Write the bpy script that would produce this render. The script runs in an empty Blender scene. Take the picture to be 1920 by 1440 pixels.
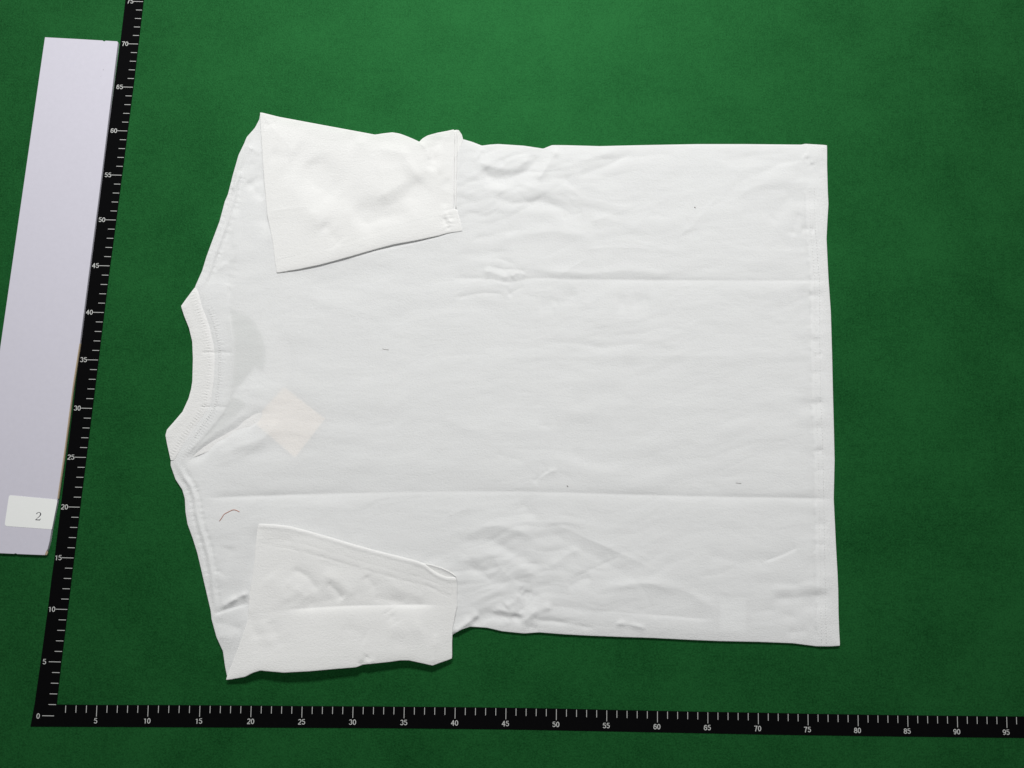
import bpy, math, random
import numpy as np
from mathutils import Matrix, Vector, Euler

S = bpy.context.scene
COL = S.collection
U = 0.01                                   # everything below is in centimetres; U turns it into metres

# ------------------------------------------------------------------ camera
CAM = np.array([44.3505, 23.0318, 79.7527])
ROT = Euler((0.1294, -0.0212, 0.0187), 'XYZ')
FPX = 1450.0                               # focal length in pixels of the 1920 x 1440 photograph
cam_data = bpy.data.cameras.new('camera')
cam_data.sensor_width = 36.0
cam_data.lens = 36.0 * FPX / 1920.0
cam_data.clip_start = 0.01
cam_data.clip_end = 100.0
cam = bpy.data.objects.new('camera', cam_data)
cam.location = Vector(CAM) * U
cam.rotation_euler = ROT
COL.objects.link(cam)
S.camera = cam
RM = np.array(ROT.to_matrix())

# ------------------------------------------------------------------ light
world = bpy.data.worlds.new('World')
S.world = world
world.use_nodes = True
bg = world.node_tree.nodes['Background']
bg.inputs[0].default_value = (0.96, 0.98, 1.0, 1)
bg.inputs[1].default_value = 0.115
S.view_settings.view_transform = 'Standard'
S.view_settings.look = 'None'
S.view_settings.exposure = 0.0
S.view_settings.gamma = 1.0

def area_lamp(name, loc, target, sx, sy, watts, colour):
    d = bpy.data.lights.new(name, 'AREA')
    d.shape = 'RECTANGLE'; d.size = sx * U; d.size_y = sy * U
    d.energy = watts; d.color = colour
    o = bpy.data.objects.new(name, d)
    o.location = Vector(loc) * U
    o.rotation_euler = (Vector(target) - Vector(loc)).to_track_quat('-Z', 'Y').to_euler()
    COL.objects.link(o)
    return o
area_lamp('ceiling_lamp', (40, 145, 130), (45, 35, 0), 70, 24, 33.5, (1.0, 0.99, 0.965))
area_lamp('ceiling_lamp', (60, 50, 210), (45, 40, 0), 80, 40, 6.0, (1.0, 0.99, 0.97))

# ------------------------------------------------------------------ helpers
def at(x, y, h=0.0):
    """photograph pixel(s) -> point(s) on the level h cm above the mat (cm)"""
    x = np.asarray(x, float); y = np.asarray(y, float); h = np.asarray(h, float)
    d = np.stack([(x - 960) / FPX, (720 - y) / FPX, -np.ones_like(x)], -1) @ RM.T
    t = (h - CAM[2]) / d[..., 2]
    return CAM + d * t[..., None]

def link(name, me, mat=None, parent=None, smooth=True):
    o = bpy.data.objects.new(name, me)
    COL.objects.link(o)
    if mat is not None: me.materials.append(mat)
    if smooth: me.polygons.foreach_set('use_smooth', np.ones(len(me.polygons), bool))
    if parent is not None: o.parent = parent
    return o

def mesh_np(name, verts, faces):
    me = bpy.data.meshes.new(name)
    v = np.asarray(verts, np.float32) * U
    f = np.asarray(faces, np.int32)
    n = f.shape[1]
    me.vertices.add(len(v)); me.vertices.foreach_set('co', v.ravel())
    me.loops.add(f.size); me.loops.foreach_set('vertex_index', f.ravel())
    me.polygons.add(len(f)); me.polygons.foreach_set('loop_start', np.arange(0, f.size, n, dtype=np.int32))
    me.update(); me.validate()
    return me

def mesh_py(name, verts, faces):
    me = bpy.data.meshes.new(name)
    me.from_pydata([tuple(np.asarray(v, float) * U) for v in verts], [], faces)
    me.update()
    return me

def empty(name, loc=(0, 0, 0)):
    o = bpy.data.objects.new(name, None)
    o.empty_display_size = 0.02
    COL.objects.link(o)
    return o

def tag(o, label=None, cat=None, group=None, kind=None):
    if label: o['label'] = label
    if cat: o['category'] = cat
    if group: o['group'] = group
    if kind: o['kind'] = kind
    return o

def resample(poly, n, smooth=0):
    p = np.asarray(poly, float)
    d = np.r_[0, np.cumsum(np.hypot(*np.diff(p, axis=0).T))]
    u = np.linspace(0, d[-1], n)
    q = np.stack([np.interp(u, d, p[:, 0]), np.interp(u, d, p[:, 1])], 1)
    for _ in range(smooth):
        q[1:-1] = 0.25 * q[:-2] + 0.5 * q[1:-1] + 0.25 * q[2:]
    return q

_rng = np.random.RandomState(7)
_lat = _rng.rand(256, 256)
def noise(x, y, ox=0, oy=0):
    x = x + ox * 17.31 + 500; y = y + oy * 9.77 + 500
    xi = np.floor(x).astype(int); yi = np.floor(y).astype(int)
    fx = x - xi; fy = y - yi
    fx = fx * fx * fx * (fx * (fx * 6 - 15) + 10); fy = fy * fy * fy * (fy * (fy * 6 - 15) + 10)
    a = _lat[xi % 256, yi % 256]; b = _lat[(xi + 1) % 256, yi % 256]
    c = _lat[xi % 256, (yi + 1) % 256]; d = _lat[(xi + 1) % 256, (yi + 1) % 256]
    return (a * (1 - fx) + b * fx) * (1 - fy) + (c * (1 - fx) + d * fx) * fy - 0.5

def sstep(a, b, x):
    t = np.clip((x - a) / (b - a), 0, 1)
    return t * t * (3 - 2 * t)

def dist_poly(X, Y, poly):
    """distance to a polyline, signed side (+ = right of travel / below for left-to-right) and position along it"""
    best = np.full(X.shape, 1e9); side = np.zeros(X.shape); along = np.zeros(X.shape)
    p = np.asarray(poly, float)
    L = np.r_[0, np.cumsum(np.hypot(*np.diff(p, axis=0).T))]
    for i in range(len(p) - 1):
        ax, ay = p[i]; bx, by = p[i + 1]
        dx, dy = bx - ax, by - ay; l2 = dx * dx + dy * dy + 1e-9
        t = np.clip(((X - ax) * dx + (Y - ay) * dy) / l2, 0, 1)
        ex = X - ax - t * dx; ey = Y - ay - t * dy
        d = np.hypot(ex, ey)
        m = d < best
        best = np.where(m, d, best)
        side = np.where(m, np.sign(dx * ey - dy * ex), side)
        along = np.where(m, (L[i] + t * math.sqrt(l2)) / L[-1], along)
    return best, side, along

def relief(X, Y, feats, gain=1.0):
    """folds and creases of the cloth, cm.  (kind, amplitude, width px, polyline px)
       g: rounded fold, v: sharp crease, s: step (rises to the right of travel), a: one-sided crease"""
    Z = np.zeros(X.shape)
    for kind, amp, w, poly in feats:
        P = np.asarray(poly, float)
        n = max(3, int(np.hypot(*np.diff(P, axis=0).T).sum() / 12))
        P = resample(P, n, 2)
        mg = w * 4.5 + 2
        x0, y0 = P.min(0) - mg; x1, y1 = P.max(0) + mg
        idx = np.nonzero((X > x0) & (X < x1) & (Y > y0) & (Y < y1))
        if len(idx[0]) == 0: continue
        xs, ys = X[idx], Y[idx]
        js = max(26.0, 3.0 * w)
        jit = noise(xs / js, ys / js, len(poly), int(w)) * w * 0.5
        d, sd, al = dist_poly(xs, ys, P)
        taper = np.clip(np.minimum(al, 1 - al) * 5, 0, 1)
        taper = taper * taper * (3 - 2 * taper)
        vary = 0.8 + 0.8 * noise(al * 5, 0 * al, int(P[0, 0]) % 50, int(P[0, 1]) % 50)
        if kind == 'g':
            u = np.abs(d * sd + jit) / w
            z = (0.5 * np.exp(-u * u) + 0.5 * np.exp(0.35 - 1.5 * np.sqrt(u * u + 0.05))) * taper * vary
        elif kind == 'v':
            z = np.exp(-np.sqrt(d * d + 0.6) / w) * taper * vary
        elif kind == 'V':
            z = np.exp(-np.sqrt(d * d + 0.6) / w) * np.clip(np.minimum(al, 1 - al) * 30, 0, 1) * vary
        elif kind == 'a':
            z = np.exp(-d / np.where(sd > 0, w, w * 0.25)) * taper * vary
        elif kind == 's':
            z = (0.5 + 0.5 * np.tanh(d * sd / (w * 0.5))) * np.exp(-np.maximum(d * sd - 3 * w, 0) / w) * taper
        Z[idx] += gain * amp * z
    return Z

def patch(name, top, right, bottom, left, nx, ny, hfun, mat, parent, roll=0.09, tuck=0.0, sm=(1, 1, 1, 1)):
    """a piece of cloth between four outline curves (photograph pixels), heights in cm, with a rolled edge"""
    T = resample(top, nx, sm[0]); B = resample(bottom, nx, sm[2]); Lf = resample(left, ny, sm[3]); Rt = resample(right, ny, sm[1])
    s = np.linspace(0, 1, nx)[None, :, None]; t = np.linspace(0, 1, ny)[:, None, None]
    P = ((1 - t) * T[None] + t * B[None] + (1 - s) * Lf[:, None] + s * Rt[:, None]
         - ((1 - s) * (1 - t) * T[0] + s * (1 - t) * T[-1] + (1 - s) * t * B[0] + s * t * B[-1]))
    X, Y = P[..., 0], P[..., 1]
    W = np.hypot(*(Rt - Lf).T)[:, None]; Hh = np.hypot(*(B - T).T)[None, :]
    s2, t2 = s[..., 0], t[..., 0]
    dE = (s2 * W + 0 * t2, (1 - s2) * W + 0 * t2, t2 * Hh + 0 * s2, (1 - t2) * Hh + 0 * s2)   # left right top bottom
    H = hfun(X, Y, dE)
    V = at(X, Y, H).reshape(-1, 3)
    ii = np.arange(nx * ny).reshape(ny, nx)
    F = np.stack([ii[:-1, :-1], ii[1:, :-1], ii[1:, 1:], ii[:-1, 1:]], -1).reshape(-1, 4)
    verts = [V]; faces = [F]
    if roll:
        loop = np.r_[ii[0, :-1], ii[:-1, -1], ii[-1, :0:-1], ii[:0:-1, 0]]
        Q = V[loop]
        tan = np.roll(Q, -3, 0) - np.roll(Q, 3, 0)
        nrm = np.stack([-tan[:, 1], tan[:, 0]], 1)
        nrm /= np.linalg.norm(nrm, axis=1)[:, None] + 1e-9
        # clockwise in the picture: outward is to the left of travel in world space
        for _ in range(4): nrm = (np.roll(nrm, 1, 0) + nrm + np.roll(nrm, -1, 0)) / 3
        prev = loop; base = len(V)
        m = len(loop)
        prof = [(0.55, 0.18), (0.9, 0.6), (1.0, 1.1), (0.75, 1.7), (0.0, 2.0)] + ([(-tuck / roll, 2.2)] if tuck else [])
        for a, b in prof:
            R = Q.copy()
            R[:, :2] += nrm * roll * a
            R[:, 2] = np.maximum(R[:, 2] - roll * b, 0.012)
            cur = base + np.arange(m)
            verts.append(R); base += m
            faces.append(np.stack([prev, np.roll(prev, -1), np.roll(cur, -1), cur], 1))
            prev = cur
    me = mesh_np(name, np.concatenate(verts), np.concatenate(faces))
    # keep the normals up
    return link(name, me, mat, parent)

def tube(pts, rad, sides=6, flat=1.0):
    """verts, faces of a thin tube along 3-D points (cm)"""
    pts = np.asarray(pts, float); n = len(pts)
    rad = np.broadcast_to(rad, (n,))
    V, F = [], []
    for i in range(n):
        d = pts[min(i + 1, n - 1)] - pts[max(i - 1, 0)]
        d /= np.linalg.norm(d) + 1e-12
        up = np.array([0, 0, 1.0]); a = np.cross(d, up); a /= np.linalg.norm(a) + 1e-12; b = np.cross(a, d)
        for k in range(sides):
            an = 2 * math.pi * k / sides
            V.append(pts[i] + rad[i] * (math.cos(an) * a + flat * math.sin(an) * b))
    for i in range(n - 1):
        for k in range(sides):
            F.append((i * sides + k, i * sides + (k + 1) % sides, (i + 1) * sides + (k + 1) % sides, (i + 1) * sides + k))
    F.append(tuple(range(sides))[::-1]); F.append(tuple((n - 1) * sides + k for k in range(sides)))
    return V, F

def stitches(name, lines, hfun, mat, parent, pitch=5.0, length=3.2, rad=0.016, across=0.0):
    """a row of thread stitches; lines = polylines in photograph pixels"""
    V, F = [], []
    for poly in lines:
        P = np.asarray(poly, float)
        total = np.hypot(*np.diff(P, axis=0).T).sum()
        n = max(2, int(total / pitch))
        Q = resample(P, n * 2 + 1, 1)
        for i in range(n):
            c = Q[2 * i + 1]; d = Q[2 * i + 2] - Q[2 * i]; d /= np.hypot(*d) + 1e-9
            c = c + _rng.randn(2) * 0.25
            if across: d = np.array([-d[1], d[0]]) * 0.9 + d * 0.2 * _rng.randn()
            e = np.array([c - d * length / 2, c, c + d * length / 2])
            h = hfun(e[:, 0], e[:, 1])
            w = at(e[:, 0], e[:, 1], h + np.array([-0.004, rad * 0.9, -0.004]))
            v, f = tube(w, np.array([rad * 0.6, rad, rad * 0.6]), 5, 0.7)
            b = len(V); V += v; F += [tuple(q + b for q in ff) for ff in f]
    return link(name, mesh_py(name, V, F), mat, parent)

def prism(name, ring, z0, z1, mat, parent=None, bevel=0.0):
    """closed slab from a ring of photograph pixels, top face seen at height z1"""
    ring = np.asarray(ring, float)
    top = at(ring[:, 0], ring[:, 1], z1)
    n = len(ring)
    V, F = [], []
    if bevel:
        c = top[:, :2]
        tn = np.roll(c, -1, 0) - np.roll(c, 1, 0)
        nr = np.stack([-tn[:, 1], tn[:, 0]], 1); nr /= np.linalg.norm(nr, axis=1)[:, None]
        area = 0.5 * np.sum(c[:, 0] * np.roll(c[:, 1], -1) - np.roll(c[:, 0], -1) * c[:, 1])
        if area > 0: nr = -nr
        inn = c - nr * bevel
        rings = [np.c_[inn, np.full(n, z1)], np.c_[c - nr * bevel * 0.3, np.full(n, z1 - bevel * 0.3)], np.c_[c, np.full(n, z1 - bevel)], np.c_[c, np.full(n, z0)]]
    else:
        rings = [top, np.c_[top[:, :2], np.full(n, z0)]]
    for r in rings: V += [tuple(q) for q in r]
    for k in range(len(rings) - 1):
        for i in range(n):
            j = (i + 1) % n
            F.append((k * n + i, k * n + j, (k + 1) * n + j, (k + 1) * n + i))
    F.append(tuple(range(n)))
    me = mesh_py(name, V, F)
    import bmesh
    bm = bmesh.new(); bm.from_mesh(me); bmesh.ops.recalc_face_normals(bm, faces=bm.faces); bm.to_mesh(me); bm.free()
    return link(name, me, mat, parent, smooth=False)

# ------------------------------------------------------------------ materials
def new_mat(name):
    m = bpy.data.materials.new(name); m.use_nodes = True
    nt = m.node_tree; nt.nodes.clear()
    return m, nt, lambda t, **k: _node(nt, t, **k)
def _node(nt, t, **k):
    n = nt.nodes.new(t)
    for a, v in k.items():
        if a.startswith('i_'): n.inputs[a[2:].replace('_', ' ')].default_value = v
        else: setattr(n, a, v)
    return n

def mat_felt():
    m, nt, N = new_mat('green_felt'); L = nt.links.new
    tc = N('ShaderNodeTexCoord')
    fine = N('ShaderNodeTexNoise', i_Scale=540.0, i_Detail=3.0, i_Roughness=0.8)
    mid = N('ShaderNodeTexNoise', i_Scale=150.0, i_Detail=4.0, i_Roughness=0.6)
    big = N('ShaderNodeTexNoise', i_Scale=13.0, i_Detail=5.0, i_Roughness=0.6)
    for n in (fine, mid, big): L(tc.outputs['Object'], n.inputs['Vector'])
    r1 = N('ShaderNodeValToRGB')
    e = r1.color_ramp.elements
    e[0].position = 0.385; e[0].color = (0.0023, 0.0230, 0.0050, 1)
    e[1].position = 0.615; e[1].color = (0.0105, 0.073, 0.0185, 1)
    add = N('ShaderNodeMath', operation='MULTIPLY_ADD'); add.inputs[1].default_value = 0.60
    mul = N('ShaderNodeMath', operation='MULTIPLY_ADD'); mul.inputs[1].default_value = 0.20
    L(mid.outputs['Fac'], mul.inputs[0]); 
    half = N('ShaderNodeMath', operation='MULTIPLY'); half.inputs[1].default_value = 0.27
    L(big.outputs['Fac'], half.inputs[0]); L(half.outputs[0], mul.inputs[2])
    L(fine.outputs['Fac'], add.inputs[0]); L(mul.outputs[0], add.inputs[2])
    L(add.outputs[0], r1.inputs['Fac'])
    b = N('ShaderNodeBump', i_Strength=0.6, i_Distance=0.0006)
    L(fine.outputs['Fac'], b.inputs['Height'])
    p = N('ShaderNodeBsdfPrincipled', i_Roughness=0.62)
    p.inputs['Specular IOR Level'].default_value = 0.42
    p.inputs['Specular Tint'].default_value = (0.12, 1.0, 0.27, 1)
    p.inputs['Sheen Weight'].default_value = 0.03
    p.inputs['Sheen Roughness'].default_value = 0.5
    p.inputs['Sheen Tint'].default_value = (0.12, 0.75, 0.25, 1)
    L(r1.outputs['Color'], p.inputs['Base Color']); L(b.outputs['Normal'], p.inputs['Normal'])
    o = N('ShaderNodeOutputMaterial'); L(p.outputs[0], o.inputs[0])
    return m

def mat_cotton(name, col, trans=0.10, transl=0.22, rib=0.0, bump=0.25, warm=(1, 1, 1)):
    """thin knitted cotton: scatters, lets light through and is a little see-through between its threads"""
    m, nt, N = new_mat(name); L = nt.links.new
    tc = N('ShaderNodeTexCoord')
    mp = N('ShaderNodeMapping'); mp.inputs['Scale'].default_value = (520, 640, 520)
    L(tc.outputs['Object'], mp.inputs['Vector'])
    n1 = N('ShaderNodeTexNoise', i_Scale=1.0, i_Detail=3.0, i_Roughness=0.7)
    L(mp.outputs[0], n1.inputs['Vector'])
    mp2 = N('ShaderNodeMapping'); mp2.inputs['Scale'].default_value = (30, 160, 30)
    L(tc.outputs['Object'], mp2.inputs['Vector'])
    n2 = N('ShaderNodeTexNoise', i_Scale=1.0, i_Detail=5.0, i_Roughness=0.65)
    L(mp2.outputs[0], n2.inputs['Vector'])
    b1 = N('ShaderNodeBump', i_Strength=min(1.0, bump * 1.9), i_Distance=0.0012); L(n1.outputs['Fac'], b1.inputs['Height'])
    b2 = N('ShaderNodeBump', i_Strength=bump, i_Distance=0.0008); L(n2.outputs['Fac'], b2.inputs['Height']); L(b1.outputs['Normal'], b2.inputs['Normal'])
    last = b2
    mix = N('ShaderNodeMix', data_type='RGBA')
    mix.inputs[6].default_value = (*[c * 0.93 for c in col], 1); mix.inputs[7].default_value = (*[min(1, c * 1.06) for c in col], 1)
    av = N('ShaderNodeMath', operation='ADD'); hf = N('ShaderNodeMath', operation='MULTIPLY'); hf.inputs[1].default_value = 0.5
    L(n1.outputs['Fac'], av.inputs[0]); L(n2.outputs['Fac'], av.inputs[1]); L(av.outputs[0], hf.inputs[0]); L(hf.outputs[0], mix.inputs[0])
    d = N('ShaderNodeBsdfDiffuse', i_Roughness=0.6); L(mix.outputs[2], d.inputs['Color']); L(last.outputs['Normal'], d.inputs['Normal'])
    t = N('ShaderNodeBsdfTranslucent'); L(mix.outputs[2], t.inputs['Color'])
    m1 = N('ShaderNodeMixShader'); m1.inputs[0].default_value = transl
    L(d.outputs[0], m1.inputs[1]); L(t.outputs[0], m1.inputs[2])
    o = N('ShaderNodeOutputMaterial')
    if trans > 0:
        tr = N('ShaderNodeBsdfTransparent')
        m2 = N('ShaderNodeMixShader'); m2.inputs[0].default_value = trans
        L(m1.outputs[0], m2.inputs[1]); L(tr.outputs[0], m2.inputs[2]); L(m2.outputs[0], o.inputs[0])
    else:
        L(m1.outputs[0], o.inputs[0])
    return m

def mat_plain(name, col, rough=0.6, spec=0.3, grain=0.06, scale=300.0, bump=0.1):
    m, nt, N = new_mat(name); L = nt.links.new
    tc = N('ShaderNodeTexCoord')
    n = N('ShaderNodeTexNoise', i_Scale=scale, i_Detail=4.0, i_Roughness=0.65); L(tc.outputs['Object'], n.inputs['Vector'])
    mix = N('ShaderNodeMix', data_type='RGBA')
    mix.inputs[6].default_value = (*[c * (1 - grain) for c in col], 1); mix.inputs[7].default_value = (*[min(1, c * (1 + grain)) for c in col], 1)
    L(n.outputs['Fac'], mix.inputs[0])
    b = N('ShaderNodeBump', i_Strength=bump, i_Distance=0.0003); L(n.outputs['Fac'], b.inputs['Height'])
    p = N('ShaderNodeBsdfPrincipled', i_Roughness=rough); p.inputs['Specular IOR Level'].default_value = spec
    L(mix.outputs[2], p.inputs['Base Color']); L(b.outputs['Normal'], p.inputs['Normal'])
    o = N('ShaderNodeOutputMaterial'); L(p.outputs[0], o.inputs[0])
    return m

FELT = mat_felt()
COTTON = mat_cotton('white_cotton', (0.890, 0.898, 0.904), 0.06, 0.27)
COTTON_IN = mat_cotton('white_cotton_front', (0.90, 0.905, 0.91), 0.06, 0.27)
SLEEVE = mat_cotton('white_cotton_sleeve', (0.882, 0.885, 0.882), 0.07, 0.15)
RIB = mat_cotton('white_rib', (0.90, 0.90, 0.90), 0.05, 0.17, bump=0.3)
THREAD = mat_plain('white_thread', (0.86, 0.86, 0.85), 0.8, 0.1)
BLACK = mat_plain('black_vinyl', (0.0024, 0.0024, 0.0028), 0.8, 0.03, 0.3, 500)
PRINT = mat_plain('white_print', (0.50, 0.51, 0.50), 0.8, 0.1, 0.10, 900)
BOARD = mat_plain('lavender_white_board', (0.535, 0.525, 0.60), 0.7, 0.2, 0.04, 220)
EDGE = mat_plain('tan_fibre', (0.36, 0.29, 0.20), 0.9, 0.1, 0.3, 700, 0.5)
STICKER = mat_plain('white_paper', (0.76, 0.775, 0.77), 0.7, 0.2, 0.02, 400)
INK = mat_plain('dark_ink', (0.012, 0.010, 0.022), 0.8, 0.1)
BROWN = mat_plain('brown_thread', (0.42, 0.15, 0.09), 0.9, 0.1, 0.3, 900)
LINT = mat_plain('grey_lint', (0.17, 0.16, 0.15), 0.9, 0.1)
CARD = mat_plain('beige_card', (0.96, 0.81, 0.67), 0.8, 0.1, 0.03)

# ------------------------------------------------------------------ the felt-covered table
n = 40
gx, gy = np.meshgrid(np.linspace(-110, 200, n), np.linspace(-130, 190, n))
ii = np.arange(n * n).reshape(n, n)
me = mesh_np('felt_tabletop', np.stack([gx, gy, 0 * gx], -1).reshape(-1, 3), np.stack([ii[:-1, :-1], ii[:-1, 1:], ii[1:, 1:], ii[1:, :-1]], -1).reshape(-1, 4))
tag(link('felt_tabletop', me, FELT), 'green felt covered table surface under everything', kind='structure')

# ------------------------------------------------------------------ L-shaped ruler
RH = [(5, 181.75, 1322), (10, 278, 1322), (15, 375, 1322.5), (20, 471, 1323), (25, 566.5, 1324), (30, 662, 1324.5), (35, 758, 1325.2), (40, 853.5, 1326), (45, 948.75, 1327.2), (50, 1043.25, 1328.75), (55, 1137.75, 1331), (60, 1232.75, 1333), (65, 1327.25, 1334.8), (70, 1421.75, 1336.4), (75, 1515, 1338.4), (80, 1608.8, 1340), (85, 1702, 1341.3), (90, 1795, 1342.4), (95, 1887.5, 1343.4), (100, 1979, 1344)]
RV = [(80, 278, -76), (75, 269, 3), (70, 259.75, 82.5), (65, 250, 163.5), (60, 239.5, 245.5), (55, 228.9, 328.5), (50, 218, 412.5), (45, 206.5, 498.5), (40, 195.5, 586), (35, 184.8, 675), (30, 173.5, 765.75), (25, 162, 857.7), (20, 150.5, 951), (15, 139, 1046.2), (10, 127.3, 1142.75), (5, 115.0, 1241.25), (1, 106.25, 1321.25)]
outer_left = [(57, 1362.5), (64.5, 1321), (76, 1241), (89.5, 1142), (97, 1080), (102, 1046), (113.5, 951), (125, 857), (136.5, 765), (142, 720), (159, 586), (181, 412), (191, 328), (203, 245), (214, 163), (225, 82), (234.5, 3), (244, -76)]
outer_bottom = [(200, 1363), (475, 1364.2), (720, 1365.4), (955, 1367.8), (1200, 1372.5), (1440, 1377.5), (1680, 1381), (1920, 1383.7), (1979, 1384.2)]
ruler = empty('ruler')
tag(ruler, 'black L-shaped measuring ruler with white centimetre marks lying flat on green felt', 'ruler')
ring = outer_left + [(x, y) for _, x, y in RV] + [(x, y) for _, x, y in RH] + outer_bottom[::-1]
ring = [(float(a), float(b)) for a, b in ring]
ZR = 0.06
prism('ruler_strip', ring, 0.0, ZR, BLACK, ruler, bevel=0.02)

hv = np.array([(v, x, y) for v, x, y in RV])[::-1]
hh = np.array(RH)
def v_edge(v):
    return np.array([np.interp(v, hv[:, 0], hv[:, 1]), np.interp(v, hv[:, 0], hv[:, 2])])
def h_edge(u):
    if u < 5: return np.array([181.75 - (5 - u) * 19.45, 1321.9])
    return np.array([np.interp(u, hh[:, 0], hh[:, 1]), np.interp(u, hh[:, 0], hh[:, 2])])
def bar(name, a, b, w, z, mat, parent):
    a = at(a[0], a[1], z); b = at(b[0], b[1], z)
    d = (b - a) / np.linalg.norm(b - a); nn = np.array([-d[1], d[0], 0]) * w / 2
    zz = np.array([0, 0, 0.012])
    V = [a - nn, b - nn, b + nn, a + nn]; V = [q - zz for q in V] + V
    F = [(4, 5, 6, 7), (0, 1, 5, 4), (1, 2, 6, 5), (2, 3, 7, 6), (3, 0, 4, 7)]
    return link(name, mesh_py(name, V, F), mat, parent, smooth=False)
ZP = ZR + 0.012
for v in range(1, 80):
    e = v_edge(v)
    long = v % 5 == 0
    k = 16.2 + (20.2 - 16.2) * (1342 - e[1]) * -1 / 1342 + 4.0         # px per cm here
    k = np.interp(e[1], [0, 1342], [16.0, 20.2])
    ln = (1.12 if long else 0.70) * k
    ux = np.array([1.0, 0.022])
    bar('tick_mark', e + ux * (-0.06 * k) - ux * ln, e - ux * 0.06 * k, 0.053, ZP, PRINT, ruler)
bar('tick_mark', (79, 1342), (101.2, 1342.3), 0.053, ZP, PRINT, ruler)
for u in range(2, 100):
    e = h_edge(u)
    long = u % 5 == 0
    ln = 21.5 if long else 14.5
    dn = np.array([-0.055 + 0.055 * u / 60.0, 1.0])
    bar('tick_mark', e + dn * 1.0, e + dn * ln, 0.053, ZP, PRINT, ruler)

def arc(cx, cy, rx, ry, a0, a1, n=12):
    return [(cx + rx * math.cos(math.radians(a0 + (a1 - a0) * i / n)), cy + ry * math.sin(math.radians(a0 + (a1 - a0) * i / n))) for i in range(n + 1)]
DIGITS = {                                                        # centre lines, height 1, width about 0.56
 '0': [arc(0, 0, .21, .44, 90, 450, 24)],
 '1': [[(-.16, .27), (-.05, .33), (.05, .46), (.05, -.50)]],
 '2': [arc(0, .23, .21, .21, 165, -25, 12) + [(.05, -.13), (-.12, -.29), (-.21, -.45)], [(-.25, -.45), (.25, -.45)]],
 '3': [arc(-.01, .23, .19, .21, 160, -90, 12) + arc(-.01, -.21, .22, .23, 90, -160, 12)],
 '4': [[(.10, -.50), (.10, .46), (-.24, -.17), (.26, -.17)]],
 '5': [[(.20, .45), (-.14, .45), (-.20, -.02)] + arc(-.01, -.15, .22, .28, 130, -155, 14)],
 '6': [[(.20, .28)] + arc(.02, .13, .20, .31, 50, 140, 8) + [(-.22, 0)] + arc(0, -.17, .21, .27, 180, 520, 20)],
 '7': [[(-.23, .44), (.22, .44), (.06, .12), (-.06, -.50)]],
 '8': [arc(0, .235, .18, .205, -90, 270, 20), arc(0, -.21, .22, .235, 90, 450, 20)],
 '9': [arc(0, .17, .21, .27, 0, 360, 20), [(.21, .17), (.20, -.05), (.13, -.30)] + arc(-.02, -.13, .19, .31, -50, -140, 6)],
}
def ribbon(P, w):
    P = np.asarray(P, float)
    T = np.zeros_like(P); T[1:-1] = P[2:] - P[:-2]; T[0] = P[1] - P[0]; T[-1] = P[-1] - P[-2]
    if np.hypot(*(P[0] - P[-1])) < 1e-6: T[0] = T[-1] = P[1] - P[-2]
    T /= np.hypot(*T.T)[:, None] + 1e-9
    Nn = np.stack([-T[:, 1], T[:, 0]], 1) * w / 2
    return np.concatenate([P + Nn, P - Nn]), len(P)
_digit_level = 0.0
def numeral(s, px, py, cap, rot, parent):
    p = at(px, py, ZP)
    V, F = [], []
    adv = 0.73; lv = 0
    for i, ch in enumerate(s):
        ox = (i - (len(s) - 1) / 2) * adv
        for st in DIGITS[ch]:
            segs = [st] if ch not in '47' else [[a, b] for a, b in zip(st[:-1], st[1:])]
            for sg in segs:
                if ch in '47':                                     # straight strokes run a little past their corners
                    a, b = np.array(sg[0]), np.array(sg[1]); d = (b - a) / np.hypot(*(b - a)) * 0.035
                    sg = [a - d, b + d]
                Q, n = ribbon(sg, 0.125)
                base = len(V)
                z = ZP + 0.0015 * lv; lv += 1
                V += [(p[0] + (x * 1.18 + ox) * cap, p[1] + y * cap, z) for x, y in Q]
                F += [(base + k, base + n + k, base + n + k + 1, base + k + 1) for k in range(n - 1)]
    return link('numeral', mesh_py('numeral', V, F), PRINT, parent, smooth=False)
for v in range(5, 80, 5):
    e = v_edge(v); k = np.interp(e[1], [0, 1342], [16.0, 20.2])
    wpx = 0.70 * k if v >= 10 else 0.34 * k
    x = e[0] - 1.18 * k - wpx / 2 - 0.02 * k - (0.22 * k if v < 10 else 0)
    numeral(str(v), x, e[1] - 0.6, 0.50, -0.01, ruler)
numeral('0', 71.5, 1342.5, 0.50, -0.01, ruler)
for u in range(5, 100, 5):
    e = h_edge(u)
    numeral(str(u), e[0] + (-2.5 if u < 20 else -1.0), e[1] + 29.5, 0.50, 0.0, ruler)

# ------------------------------------------------------------------ white board with number sticker
ZB = 0.32
board = empty('panel_board')
tag(board, 'long lavender white board with a number sticker lying left of the ruler', 'board')
right_edge = [(219.5, 77.2), (221, 79.5), (186.3, 360), (168, 500), (149.5, 644), (137.6, 720), (122, 840), (108, 935), (96.5, 992), (92.8, 1015), (89, 1030), (84, 1041)]
bring = [(84, 69.8), (140, 72.6), (192, 75.6), (195, 77.6), (198, 76.0)] + right_edge + [(60, 1040.2), (32, 1039), (29, 1037.6), (26, 1038.7), (0, 1037.5), (-55, 1034)]
prism('board_sheet', bring, 0.0, ZB, BOARD, board, bevel=0.035)
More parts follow.
